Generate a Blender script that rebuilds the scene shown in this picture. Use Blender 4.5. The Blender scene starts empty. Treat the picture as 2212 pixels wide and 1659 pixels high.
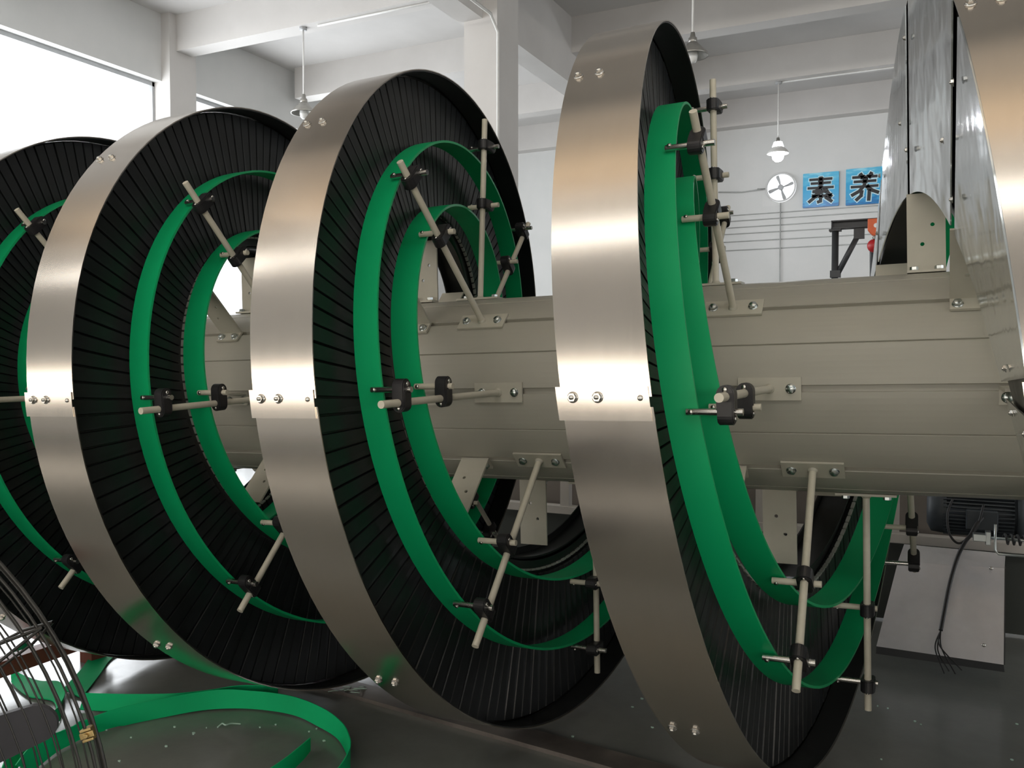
import bpy, math, random
from mathutils import Vector, Matrix
random.seed(7)
PI = math.pi
S = 0.7                      # metres per coil pitch
HC = 1.08                    # camera height
scene = bpy.context.scene
COL = scene.collection

# ------------------------------------------------------------------ camera
F_PX, CX, CY = 1883.3, 1106.0, 829.5
def cam_basis(yaw, pitch, roll):
    cy, sy, cp, sp, cr, sr = math.cos(yaw), math.sin(yaw), math.cos(pitch), math.sin(pitch), math.cos(roll), math.sin(roll)
    fw = Vector((sy*cp, cy*cp, sp)); rt = Vector((cy, -sy, 0)); up = rt.cross(fw)
    return rt*cr + up*sr, up*cr - rt*sr, fw
RT, UP, FW = cam_basis(-0.456, -0.034, 0.0)
CAM = Vector((0, 0, HC))
cam_data = bpy.data.cameras.new('camera'); cam = bpy.data.objects.new('camera', cam_data); COL.objects.link(cam)
cam_data.sensor_width = 36.0; cam_data.lens = F_PX/2212*36.0; cam_data.clip_end = 200; cam_data.clip_start = 0.05
cam.matrix_world = Matrix.Translation(CAM) @ Matrix((RT, UP, -FW)).transposed().to_4x4()
scene.camera = cam

# ------------------------------------------------------------------ world, exposure, large lights
w = bpy.data.worlds.new('overcast_sky'); scene.world = w; w.use_nodes = True
nt = w.node_tree; bg = nt.nodes['Background']
bg.inputs['Color'].default_value = (0.93, 0.965, 1.0, 1); bg.inputs['Strength'].default_value = 6.0
scene.view_settings.view_transform = 'Standard'; scene.view_settings.look = 'None'
scene.view_settings.gamma = 1.0; scene.view_settings.use_curve_mapping = False
scene.view_settings.exposure = -1.5
def area_light(name, loc, aim, sx, sy, power, color=(1, 1, 1)):
    L = bpy.data.lights.new(name, 'AREA'); L.shape = 'RECTANGLE'; L.size = sx; L.size_y = sy; L.energy = power; L.color = color
    o = bpy.data.objects.new(name, L); COL.objects.link(o)
    o.location = loc; o.rotation_euler = Vector(aim).to_track_quat('-Z', 'Y').to_euler()
    return o
# daylight outside the side windows; rear and ceiling lights are unseen additions
XL, YN, YF, XR = -9.70, -1.9, 16.85, 11.0        # room planes
GZ = HC + 3.83                                    # girder and window head height
area_light('daylight_left_near', (XL-0.75, 5.6, 2.9), (1, 0, 0), 6.6, 3.7, 1150, (0.93, 0.965, 1.0))
area_light('daylight_left_far', (XL-0.75, 12.6, 2.9), (1, 0, 0), 6.2, 3.7, 800, (0.93, 0.965, 1.0))
area_light('unseen_rear_high', (0.5, YN-0.36, 4.92), (0, 0.9, 0.43), 19.0, 0.62, 1200, (1.0, 0.94, 0.86))  # unseen source, set to give the upper streak on the steel
area_light('unseen_rear_low', (0.5, YN-0.36, 1.22), (0, 0.75, 0.66), 19.0, 0.62, 580, (1.0, 0.84, 0.64))  # unseen source for the lower steel highlight, tilted up to warm the slab
area_light('daylight_right', (XR+0.55, 6.0, 2.9), (-1, 0, 0), 12.0, 3.0, 330, (0.97, 0.98, 1.0))


area_light('added_uplight', (-0.5, -0.3, 5.0), (0, 0.05, 1), 15.0, 0.12, 300, (1.0, 0.76, 0.50))  # added unseen strip, warms the slab for the tan band on the steel

# ------------------------------------------------------------------ helpers
def ray(px, py):
    return (FW + RT*((px-CX)/F_PX) - UP*((py-CY)/F_PX))
def at(px, py, X=None, Y=None, Z=None, D=None):
    d = ray(px, py)
    if X is not None: t = X/d.x
    elif Y is not None: t = Y/d.y
    elif Z is not None: t = (Z-HC)/d.z
    else: t = D
    return CAM + d*t

MATS = {}
def mat(name, color, rough=0.5, metal=0.0, spec=0.5, build=None, **kw):
    if name in MATS: return MATS[name]
    m = bpy.data.materials.new(name); m.use_nodes = True
    b = m.node_tree.nodes['Principled BSDF']
    b.inputs['Base Color'].default_value = (*color, 1); b.inputs['Roughness'].default_value = rough
    b.inputs['Metallic'].default_value = metal; b.inputs['Specular IOR Level'].default_value = spec
    for k, val in kw.items():
        b.inputs[k.replace('_', ' ')].default_value = val
    if build: build(m.node_tree, b)
    MATS[name] = m
    return m
def nz(nt, scale, detail=4, vec=None, rough=0.6, stretch=None):
    tc = nt.nodes.new('ShaderNodeTexCoord'); out = tc.outputs['Object']
    if stretch:
        mp = nt.nodes.new('ShaderNodeMapping'); mp.inputs['Scale'].default_value = stretch
        nt.links.new(out, mp.inputs['Vector']); out = mp.outputs['Vector']
    n = nt.nodes.new('ShaderNodeTexNoise'); n.inputs['Scale'].default_value = scale; n.inputs['Detail'].default_value = detail
    n.inputs['Roughness'].default_value = rough
    nt.links.new(out, n.inputs['Vector']); return n
def ramp(nt, src, stops):
    r = nt.nodes.new('ShaderNodeValToRGB')
    e = r.color_ramp.elements
    e[0].position = stops[0][0]; e[0].color = (*stops[0][1], 1); e[1].position = stops[-1][0]; e[1].color = (*stops[-1][1], 1)
    for p, c in stops[1:-1]:
        x = e.new(p); x.color = (*c, 1)
    nt.links.new(src, r.inputs['Fac']); return r
def bump(nt, b, src, strength, dist=0.01):
    bp = nt.nodes.new('ShaderNodeBump'); bp.inputs['Strength'].default_value = strength; bp.inputs['Distance'].default_value = dist
    nt.links.new(src, bp.inputs['Height']); nt.links.new(bp.outputs['Normal'], b.inputs['Normal'])
def g3(v): return (v, v, v)

def mottled(c0, c1, scale, rough0, rough1, bstr=0.0, bscale=60, stretch=None):
    def f(nt, b):
        n = nz(nt, scale, 5, stretch=stretch); r = ramp(nt, n.outputs['Fac'], [(0.3, c0), (0.7, c1)])
        nt.links.new(r.outputs['Color'], b.inputs['Base Color'])
        r2 = ramp(nt, n.outputs['Fac'], [(0.3, g3(rough0)), (0.7, g3(rough1))]); nt.links.new(r2.outputs['Color'], b.inputs['Roughness'])
        if bstr: bump(nt, b, nz(nt, bscale, 4).outputs['Fac'], bstr)
    return f
def steel_build(nt, b):
    # horizontal fine grain of the brushed sheet plus faint handling smudges
    n = nz(nt, 22, 5, stretch=(9, .25, .25)); s = nz(nt, 3, 4)
    mx = nt.nodes.new('ShaderNodeMix'); mx.data_type = 'FLOAT'; mx.inputs[0].default_value = 0.55
    nt.links.new(n.outputs['Fac'], mx.inputs[2]); nt.links.new(s.outputs['Fac'], mx.inputs[3])
    r = ramp(nt, mx.outputs[0], [(0.3, (0.575, 0.525, 0.465)), (0.7, (0.615, 0.565, 0.505))]); nt.links.new(r.outputs['Color'], b.inputs['Base Color'])
    r2 = ramp(nt, mx.outputs[0], [(0.3, g3(0.19)), (0.7, g3(0.22))]); nt.links.new(r2.outputs['Color'], b.inputs['Roughness'])
def galv_build(nt, b):
    n = nz(nt, 3.5, 3); bump(nt, b, n.outputs['Fac'], 0.22, 0.03)
    s = nz(nt, 30, 5); r = ramp(nt, s.outputs['Fac'], [(0.3, (0.62, 0.67, 0.69)), (0.7, (0.72, 0.76, 0.78))]); nt.links.new(r.outputs['Color'], b.inputs['Base Color'])
def floor_build(nt, b):
    n = nz(nt, 0.8, 6); s = nz(nt, 9, 6, rough=0.7)
    mx = nt.nodes.new('ShaderNodeMix'); mx.data_type = 'FLOAT'; mx.inputs[0].default_value = 0.4
    nt.links.new(n.outputs['Fac'], mx.inputs[2]); nt.links.new(s.outputs['Fac'], mx.inputs[3])
    r = ramp(nt, mx.outputs[0], [(0.3, (0.13, 0.138, 0.128)), (0.7, (0.185, 0.192, 0.180))]); nt.links.new(r.outputs['Color'], b.inputs['Base Color'])
    r2 = ramp(nt, s.outputs['Fac'], [(0.3, g3(0.16)), (0.75, g3(0.28))]); nt.links.new(r2.outputs['Color'], b.inputs['Roughness'])
    bump(nt, b, s.outputs['Fac'], 0.06, 0.01)
def slat_build(nt, b):
    n = nz(nt, 14, 5); r = ramp(nt, n.outputs['Fac'], [(0.3, (0.008, 0.0095, 0.0095)), (0.7, (0.014, 0.016, 0.018))]); nt.links.new(r.outputs['Color'], b.inputs['Base Color'])
    r2 = ramp(nt, n.outputs['Fac'], [(0.3, g3(0.30)), (0.7, g3(0.42))]); nt.links.new(r2.outputs['Color'], b.inputs['Roughness'])

M_STEEL = mat('brushed_steel', (0.56, 0.53, 0.49), 0.26, 1.0, build=steel_build)
M_GALV = mat('galvanised_sheet', (0.68, 0.72, 0.74), 0.13, 1.0, build=galv_build)
M_GREEN = mat('green_plastic', (0.0, 0.33, 0.12), 0.45, build=mottled((0.001, 0.40, 0.142), (0.002, 0.45, 0.165), 3, 0.4, 0.5))
M_SLAT = mat('black_slat_plastic', (0.015, 0.017, 0.017), 0.4, spec=0.4, build=slat_build)
M_BLACK = mat('black_liner', (0.010, 0.011, 0.011), 0.35, build=mottled((0.008, 0.009, 0.009), (0.016, 0.017, 0.017), 8, 0.3, 0.45))
M_CLAMP = mat('black_nylon', (0.016, 0.016, 0.018), 0.38, build=mottled((0.013, 0.013, 0.015), (0.022, 0.022, 0.024), 40, 0.34, 0.46))
M_CREAM = mat('cream_paint', (0.50, 0.48, 0.40), 0.4, build=mottled((0.48, 0.46, 0.385), (0.53, 0.51, 0.43), 12, 0.36, 0.46))
M_ROD = mat('cream_rod_paint', (0.60, 0.57, 0.47), 0.38, build=mottled((0.57, 0.54, 0.44), (0.64, 0.61, 0.51), 25, 0.34, 0.45))
M_DRUM = mat('beige_anodised_profile', (0.40, 0.385, 0.33), 0.42, build=mottled((0.385, 0.37, 0.315), (0.425, 0.41, 0.35), 3, 0.38, 0.46, stretch=(0.3, 2, 2)))
M_STRIP = mat('green_plastic_matt', (0.0, 0.33, 0.12), 0.7, spec=0.2, build=mottled((0.001, 0.40, 0.14), (0.002, 0.45, 0.165), 3, 0.62, 0.75))
M_WEAR = mat('pale_wear_strip', (0.35, 0.36, 0.33), 0.5, build=mottled((0.28, 0.29, 0.26), (0.42, 0.43, 0.40), 9, 0.4, 0.6))
M_ZINC = mat('zinc_plated', (0.62, 0.66, 0.66), 0.28, 1.0, build=mottled((0.55, 0.6, 0.6), (0.7, 0.73, 0.72), 10, 0.26, 0.36))
M_CHROME = mat('stainless_pin', (0.62, 0.61, 0.58), 0.22, 1.0, build=mottled((0.60, 0.59, 0.56), (0.66, 0.65, 0.62), 4, 0.24, 0.3))
M_FLOOR = mat('grey_green_epoxy_floor', (0.075, 0.083, 0.08), 0.38, build=floor_build)
M_WALL = mat('white_wall_paint', (0.66, 0.67, 0.66), 0.75, build=mottled((0.63, 0.64, 0.63), (0.69, 0.69, 0.68), 1.3, 0.7, 0.85, 0.06, 30))
M_CEIL = mat('white_ceiling_paint', (0.60, 0.585, 0.57), 0.8, build=mottled((0.57, 0.555, 0.54), (0.63, 0.615, 0.60), 1.0, 0.75, 0.88, 0.05, 30))
M_BEAM = mat('warm_white_beam_paint', (0.62, 0.60, 0.58), 0.75, build=mottled((0.59, 0.57, 0.55), (0.65, 0.63, 0.61), 1.2, 0.7, 0.85, 0.05, 30))
M_ALU = mat('white_window_frame', (0.42, 0.43, 0.44), 0.4, build=mottled((0.38, 0.39, 0.40), (0.46, 0.47, 0.48), 8, 0.35, 0.5))
M_DARK = mat('dark_grey_paint', (0.035, 0.038, 0.042), 0.45, build=mottled((0.03, 0.033, 0.036), (0.045, 0.048, 0.052), 10, 0.4, 0.55))
M_WHITEPL = mat('white_enamel', (0.72, 0.72, 0.70), 0.35, build=mottled((0.69, 0.69, 0.67), (0.75, 0.75, 0.73), 20, 0.3, 0.42))

class MB:
    def __init__(s): s.v = []; s.f = []; s.sm = []
    def add(s, vs, fs, smooth=False):
        n = len(s.v); s.v += [tuple(p) for p in vs]; s.f += [tuple(i+n for i in f) for f in fs]; s.sm += [smooth]*len(fs); return s
    def box(s, c, h, M=None):
        vs = [Vector((c[0]+a*h[0], c[1]+b*h[1], c[2]+d*h[2])) for a in (-1, 1) for b in (-1, 1) for d in (-1, 1)]
        if M: vs = [M @ p for p in vs]
        return s.add(vs, [(0, 1, 3, 2), (4, 6, 7, 5), (0, 4, 5, 1), (2, 3, 7, 6), (0, 2, 6, 4), (1, 5, 7, 3)])
    def span(s, a, b):
        return s.box([(a[i]+b[i])/2 for i in range(3)], [abs(b[i]-a[i])/2 for i in range(3)])
    def tube(s, pts, r, n=14, cap=True, M=None):
        pts = [Vector(p) for p in pts]; rs = r if isinstance(r, (list, tuple)) else [r]*len(pts)
        d0 = (pts[1]-pts[0]).normalized(); a = d0.orthogonal().normalized(); vs = []; k = len(pts)
        for i, p in enumerate(pts):
            d = (pts[min(i+1, k-1)]-pts[max(i-1, 0)]).normalized()
            a = (a - d*a.dot(d)).normalized(); b = d.cross(a)
            vs += [p + (a*math.cos(2*PI*j/n) + b*math.sin(2*PI*j/n))*rs[i] for j in range(n)]
        if M: vs = [M @ q for q in vs]
        fs = [(i*n+j, i*n+(j+1) % n, (i+1)*n+(j+1) % n, (i+1)*n+j) for i in range(k-1) for j in range(n)]
        s.add(vs, fs, True)
        if cap:
            s.add([vs[j] for j in range(n)], [tuple(reversed(range(n)))]); s.add([vs[(k-1)*n+j] for j in range(n)], [tuple(range(n))])
        return s
    def lathe(s, prof, n=28, M=None, smooth=True):
        vs = []; k = len(prof)
        for r, z in prof: vs += [Vector((r*math.cos(2*PI*j/n), r*math.sin(2*PI*j/n), z)) for j in range(n)]
        if M: vs = [M @ q for q in vs]
        return s.add(vs, [(i*n+j, i*n+(j+1) % n, (i+1)*n+(j+1) % n, (i+1)*n+j) for i in range(k-1) for j in range(n)], smooth)
    def prism(s, poly, z0, z1, M=None, smooth=False):
        n = len(poly); vs = [Vector((x, y, z)) for z in (z0, z1) for x, y in poly]
        if M: vs = [M @ q for q in vs]
        s.add(vs, [(j, (j+1) % n, n+(j+1) % n, n+j) for j in range(n)], smooth)
        s.add(vs, [tuple(reversed(range(n))), tuple(range(n, 2*n))]); return s
    def mesh(s, name, m):
        me = bpy.data.meshes.new(name); me.from_pydata(s.v, [], s.f); me.polygons.foreach_set('use_smooth', s.sm)
        ms = m if isinstance(m, (list, tuple)) else [m]
        for x in ms: me.materials.append(x)
        me.update(); return me
    def obj(s, name, m, parent=None, bevel=0.0, fix=True):
        me = s.mesh(name, m)
        if fix:
            import bmesh
            bm = bmesh.new(); bm.from_mesh(me)
            bmesh.ops.remove_doubles(bm, verts=bm.verts, dist=1e-5)
            bmesh.ops.recalc_face_normals(bm, faces=bm.faces); bm.to_mesh(me); bm.free()
        return put(me, name, parent, None, bevel)
def put(me, name, parent=None, M=None, bevel=0.0):
    o = bpy.data.objects.new(name, me); COL.objects.link(o)
    if parent: o.parent = parent
    if M is not None: o.matrix_basis = M
    if bevel:
        b = o.modifiers.new('bevel', 'BEVEL'); b.width = bevel; b.segments = 2; b.limit_method = 'ANGLE'; b.angle_limit = 0.7
    return o
def empty(name, loc):
    o = bpy.data.objects.new(name, None); COL.objects.link(o); o.location = loc; o.empty_display_size = 0.1; return o
def tag(o, label=None, cat=None, group=None, kind=None):
    if label: o['label'] = label
    if cat: o['category'] = cat
    if group: o['group'] = group
    if kind: o['kind'] = kind
    return o
def shift(mb, p):
    mb.v = [(x-p[0], y-p[1], z-p[2]) for x, y, z in mb.v]; return mb
def struct(name, mb, m): return tag(mb.obj(name, m), kind='structure')
DEV = {
    'R': ([0,0,0,0,0,-0.0001,-0.0001,-0.0001,-0.0001,0.0001,0.0004,0.001,0.0018,0.0026,0.0024,-0.0003,-0.0071,-0.0127,-0.0121,-0.0088,-0.0052,-0.0012,0.0053,0.0098,0.0042,0.0012,-0.0008,-0.0009,-0.0008,-0.0007,-0.0007,-0.0013,-0.007,-0.0056,-0.0058,-0.0031,0.0004,0.0041,0.0071,0.0076,-0.0028,-0.0063,-0.0057,-0.0038,-0.002,-0.0007,0,0.0003,0.0005],
        [0,0,0,0,0,0,0.0001,0.0001,0.0001,0,-0.0002,-0.0006,-0.0013,-0.002,-0.0024,-0.0022,0.0036,0.0061,0.0012,-0.0014,-0.0031,-0.0044,-0.0047,-0.0068,-0.0013,0.0023,0.0027,0.0013,-0.0014,-0.0046,-0.0073,-0.0071,-0.0031,-0.0008,-0.0003,0,0.0002,0.0006,0.0011,0.0016,0.0013,0.0006,0.0002,0,-0.0001,-0.0001,-0.0001,0,0]),
    'r1': ([0,0,0,0,0,0,0,0,0,0.0001,0.0002,0.0003,0.0003,0.0003,-0.0002,-0.0015,-0.001,0.0013,0.0018,0.0014,0.0006,-0.0002,-0.0008,-0.0004,-0.0037,-0.012,-0.0119,-0.0085,-0.0048,-0.0021,-0.0001,0.0019,0.0006,-0.004,0.0017,0.0079,0.0073,0.0049,0.0026,0.001,0.0001,-0.0003,-0.0003,-0.0002,-0.0001,-0.0001,0,0,0],
        [0,0,0,0,0,0.0001,0.0002,0.0003,0.0004,0.0004,0,-0.0011,-0.0033,-0.0064,-0.0099,-0.0105,-0.0099,-0.0106,-0.0078,-0.0038,-0.0001,0.0027,0.0044,0.0034,0.0005,-0.0021,-0.0087,-0.0072,-0.0027,0.0023,0.0062,0.0062,0.0041,0.0017,-0.0017,-0.0008,-0.0004,-0.0001,0,0.0001,0.0001,0,0,0,0,0,0,0,0]),
    'r2': ([0,0,0,0,0,-0.0001,-0.0002,-0.0003,-0.0003,-0.0001,0.0005,0.0016,0.0036,0.006,0.0076,0.0057,-0.0021,-0.0104,-0.0092,-0.0049,0,0.0043,0.0059,0.0081,0.0089,0.004,0.0012,0.0002,0,-0.0004,-0.0009,-0.0013,-0.0026,0.0018,0.0011,-0.0017,-0.002,-0.0015,-0.0009,-0.0004,-0.0001,0,0.0001,0.0001,0,0,0,0,0],
        [0,0,0,0,0,0,0,0.0001,0.0001,0.0001,0,-0.0002,-0.0006,-0.0012,-0.0018,-0.0022,0.0038,0.0089,0.005,0.0031,0.0026,0.0027,0.0017,0.0006,-0.0021,-0.0023,-0.002,-0.0007,0.0013,0.0035,0.0056,0.0057,0.0045,0.0027,0.0034,0.0018,0.0008,0.0002,-0.0001,-0.0002,-0.0001,-0.0001,0,0,0,0,0,0,0]),
}
POST_FIT = {(-2,-45): (-0.003, 0.7419, 0.0048, -0.0007), (-2,45): (0.0022, 0.6915, -0.0005, 0.0006), (-1,-45): (-0.0041, 0.789, 0.0013, -0.001), (-1,0): (0.0009, -1.7531, -0.0009, 0.0002), (-1,45): (0.0035, 0.8814, 0.0035, 0.0009), (0,-90): (-0.0078, 0.6015, 0.0006, -0.0019), (0,-45): (-0.0039, 0.8887, 0.0157, 0.0106), (0,0): (0.0068, -0.6758, 0.0061, 0.0006), (0,45): (0.0117, -0.3218, -0.0266, -0.0248), (0,90): (-0.0241, 2.6875, 0.0087, 0.0211), (0,135): (-0.0136, -1.3726, -0.0102, -0.0034), (1,-135): (0.0192, 0.3011, 0.0057, 0.0048), (1,-90): (0.0141, 2.7035, -0.0165, -0.0012), (1,-45): (-0.0085, -0.2297, 0.0072, 0.013), (1,0): (-0.0014, 0.0944, -0.0083, 0.0042), (1,45): (-0.0125, 0.767, -0.013, 0.0018), (1,90): (-0.004, -0.9788, -0.005, 0.0039), }
# ------------------------------------------------------------------ the room
BZ, CZ = HC+4.26, HC+4.76        # underside of the cross beams, underside of the slab
BW = 0.28                        # cross beam width
SP = 2.51                        # cross beam spacing
YB = [9.06 + SP*i for i in range(-4, 4)]
struct('floor', MB().span((XL-0.4, YN-0.4, -0.12), (XR+0.4, YF+0.4, 0.0)), M_FLOOR)
struct('ceiling', MB().span((XL-0.4, YN-0.4, CZ), (XR+0.4, YF+0.4, CZ+0.2)), M_CEIL)
def beam(name, a, b): return struct(name, MB().span(a, b), M_BEAM)
k = 1
GX = 0.0
XC1 = at(1003, 300, Y=8.9).x      # near column, left face
XC1r = at(1074, 300, Y=8.9).x
for i, y in enumerate(YB):
    beam('trim_%d' % k, (XL, y, BZ), (XR, y+BW, CZ+0.02)); k += 1
# girders running away from the camera
beam('trim_%d' % k, (-5.05, YN, GZ), (-4.74, YF, CZ+0.02)); k += 1
beam('trim_%d' % k, (5.4, YN, GZ), (5.8, YF, CZ+0.02)); k += 1
def column(name, x0, x1, y0, y1):
    return struct(name, MB().span((x0, y0, 0), (x1, y1, CZ)), M_BEAM)
column('trim_%d' % k, XC1, XC1r, 8.9, 9.45); k += 1
column('trim_%d' % k, XC1, XC1r, 15.9, 16.65); k += 1
column('trim_%d' % k, 5.4, 5.8, 15.9, 16.65); k += 1
# left wall: piers, sill walls and lintels leave two window openings
L = MB()
LI, LO = XL-0.16, XL-0.42        # inner face of the infill, outer face
L.span((LO, YN-0.4, 0), (LI, 3.0, CZ))
L.span((LO, 8.96, 0), (LI, 9.4, CZ)); L.span((LO, 14.9, 0), (LI, YF+0.4, CZ))
L.span((LO, 3.0, 0), (LI, 8.96, 0.95)); L.span((LO, 9.4, 0), (LI, 14.9, 0.95))
L.span((LO, 3.0, GZ), (LI, 8.96, CZ)); L.span((LO, 9.4, GZ), (LI, 14.9, CZ))
struct('wall_left', L, M_WALL)
column('trim_%d' % k, XL-0.42, XL, 8.94, 9.42); k += 1
def window(name, y0, y1, n):
    fr = MB(); x0, x1 = XL-0.36, XL-0.30
    fr.span((x0, y0, 0.95), (x1, y0+0.06, GZ)); fr.span((x0, y1-0.06, 0.95), (x1, y1, GZ))
    fr.span((x0, y0, 0.95), (x1, y1, 1.01)); fr.span((x0, y0, GZ-0.06), (x1, y1, GZ))
    for i in range(1, n): yy = y0+(y1-y0)*i/n; fr.span((x0, yy-0.03, 0.95), (x1, yy+0.03, 2.6))
    fr.span((x0, y0, 2.57), (x1, y1, 2.63))
    f = tag(fr.obj(name, M_ALU), kind='structure')
    g = MB().span((x0+0.025, y0+0.03, 1.0), (x0+0.031, y1-0.03, GZ-0.05)).obj('window_pane', M_GLASS, f)
M_GLASS = bpy.data.materials.new('window_glass'); M_GLASS.use_nodes = True
_n = M_GLASS.node_tree; _n.nodes.clear()
_o = _n.nodes.new('ShaderNodeOutputMaterial'); _t = _n.nodes.new('ShaderNodeBsdfTransparent'); _g = _n.nodes.new('ShaderNodeBsdfGlossy')
_m = _n.nodes.new('ShaderNodeMixShader'); _m.inputs[0].default_value = 0.06; _g.inputs['Roughness'].default_value = 0.03
_n.links.new(_t.outputs[0], _m.inputs[1]); _n.links.new(_g.outputs[0], _m.inputs[2]); _n.links.new(_m.outputs[0], _o.inputs[0])
window('window_1', 3.0, 8.96, 4); window('window_2', 9.4, 14.9, 4)
# far wall around the round exhaust opening
FX, FZ = at(1687, 405, Y=YF).x, at(1687, 405, Y=YF).z
Wf = MB(); hw = 0.31
Wf.span((XL-0.4, YF, 0), (FX-hw, YF+0.25, CZ)); Wf.span((FX+hw, YF, 0), (XR+0.4, YF+0.25, CZ))
Wf.span((FX-hw, YF, 0), (FX+hw, YF+0.25, FZ-hw)); Wf.span((FX-hw, YF, FZ+hw), (FX+hw, YF+0.25, CZ))
struct('wall_far', Wf, M_WALL)
# rear wall behind the camera ; its two unseen window rows are placed for the steel's highlights
R_ = MB()
for z0, z1 in ((0, 0.88), (1.58, 4.6), (5.3, CZ)): R_.span((XL-0.4, YN-0.25, z0), (XR+0.4, YN, z1))
for x in (XL, -5.5, -1.2, 3.1, 7.4, XR-0.3): R_.span((x, YN-0.249, 0), (x+0.3, YN-0.001, CZ))
struct('wall_rear', R_, M_WALL)
Q = MB(); 
Q.span((XR, YN, 0), (XR+0.25, YF, 1.2)); Q.span((XR, YN, 4.4), (XR+0.25, YF, CZ)); Q.span((XR, YN, 0), (XR+0.25, 0.2, CZ)); Q.span((XR, 11.8, 0), (XR+0.25, YF, CZ))
struct('wall_right', Q, M_WALL)

# exhaust fan in its wall opening
ef = empty('exhaust_fan', (FX, YF-0.03, FZ)); tag(ef, 'round exhaust fan with daylight between its blades, high on the far white wall', 'fan')
ring = MB(); rp = []
n = 40; RO = 0.272
vs = []; 
for (r, y) in ((RO, 0.0), (RO, -0.03), (RO-0.025, -0.03), (RO-0.025, 0.05)):
    vs += [Vector((r*math.cos(2*PI*j/n), y, r*math.sin(2*PI*j/n))) for j in range(n)]
ring.add(vs, [(i*n+j, i*n+(j+1) % n, (i+1)*n+(j+1) % n, (i+1)*n+j) for i in range(3) for j in range(n)], True)
sq = [Vector((0.33*max(-1, min(1, 1.42*math.cos(2*PI*j/n))), 0.028, 0.33*max(-1, min(1, 1.42*math.sin(2*PI*j/n))))) for j in range(n)]
inn = [Vector((RO*math.cos(2*PI*j/n), 0.028, RO*math.sin(2*PI*j/n))) for j in range(n)]
ring.add(sq+inn, [(j, (j+1) % n, n+(j+1) % n, n+j) for j in range(n)])
ring.obj('mounting_ring', M_WALL, ef)
MB().tube([(0, -0.02, 0), (0, 0.06, 0)], 0.05, 18).obj('hub', M_ALU, ef)
for j in range(4):
    a = 2*PI*j/4+0.25; b = MB(); pr = []
    for r, da, db in ((0.04, -0.3, 0.3), (0.12, -0.16, 0.2), (0.2, -0.10, 0.22), (0.235, -0.06, 0.16)):
        pr.append((r*math.cos(a+da), 0.02, r*math.sin(a+da))); pr.append((r*math.cos(a+db), 0.045, r*math.sin(a+db)))
    vs = [Vector(p) for p in pr] + [Vector(p)+Vector((0, 0.006, 0)) for p in pr]
    fs = [(2*i, 2*i+1, 2*i+3, 2*i+2) for i in range(3)] + [(8+2*i, 8+2*i+2, 8+2*i+3, 8+2*i+1) for i in range(3)]
    b.add(vs, fs).obj('blade', M_ALU, ef)
# conduits on the far wall
M_COND = mat('grey_conduit', (0.42, 0.43, 0.42), 0.5, build=mottled((0.36, 0.37, 0.36), (0.48, 0.49, 0.48), 4, 0.4, 0.6))
yr = [459, 471.5, 486, 500, 517, 536]
nm = ['topmost', 'second from the top', 'third from the top', 'third from the bottom', 'second from the bottom', 'lowest']
for y, t in zip(yr, nm):
    z = at(1683, y, Y=YF).z
    o = MB().tube([(XC1r+0.05, YF-0.011, z), (4.9, YF-0.011, z)], 0.010, 8).obj('wall_conduit', M_COND)
    tag(o, 'thin level grey pipe on the far wall, %s of the six' % t, 'pipe', 'six level pipes on the far wall')
p0 = at(1683, 432, Y=YF); 
tag(MB().tube([(FX, YF-0.03, FZ-0.29), (FX, YF-0.03, 0.3)], 0.012, 8).obj('fan_cable', M_COND), 'faint upright grey cable dropping down the far wall from the exhaust fan', 'cable')
pa, pb = at(1552, 415, Y=YF-0.04), at(1655, 408, Y=YF-0.04)
tag(MB().tube([pa, (pa+pb)/2-Vector((0, 0, 0.03)), pb, Vector((FX-0.42, YF-0.04, FZ))], 0.012, 8).obj('slack_cable', M_COND), 'slack cable reaching the exhaust fan from the left across the far wall', 'cable')

# the two blue signs
M_SIGNBLUE = mat('sign_blue', (0.02, 0.30, 0.62), 0.35)
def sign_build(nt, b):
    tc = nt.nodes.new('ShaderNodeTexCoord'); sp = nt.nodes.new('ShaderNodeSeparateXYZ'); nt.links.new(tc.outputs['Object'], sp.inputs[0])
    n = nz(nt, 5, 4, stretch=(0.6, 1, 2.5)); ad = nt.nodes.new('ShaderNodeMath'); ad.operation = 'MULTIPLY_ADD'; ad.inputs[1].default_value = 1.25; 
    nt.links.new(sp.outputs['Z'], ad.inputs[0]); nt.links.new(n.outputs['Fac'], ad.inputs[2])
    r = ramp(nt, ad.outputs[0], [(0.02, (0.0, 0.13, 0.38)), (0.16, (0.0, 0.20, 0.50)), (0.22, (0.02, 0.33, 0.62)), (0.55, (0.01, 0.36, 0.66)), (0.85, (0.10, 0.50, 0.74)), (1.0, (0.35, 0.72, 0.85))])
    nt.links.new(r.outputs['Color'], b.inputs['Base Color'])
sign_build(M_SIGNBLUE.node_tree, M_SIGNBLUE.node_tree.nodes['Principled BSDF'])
M_INK = mat('black_lettering', (0.012, 0.012, 0.014), 0.5); M_GLOW = mat('pale_letter_outline', (0.55, 0.78, 0.86), 0.5)
def _st(x0, y0, w_, h_, lst): return [[((x-x0)/w_, (y-y0+(x-x0)*.084)/h_) for x, y in l] for l in lst]
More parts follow.
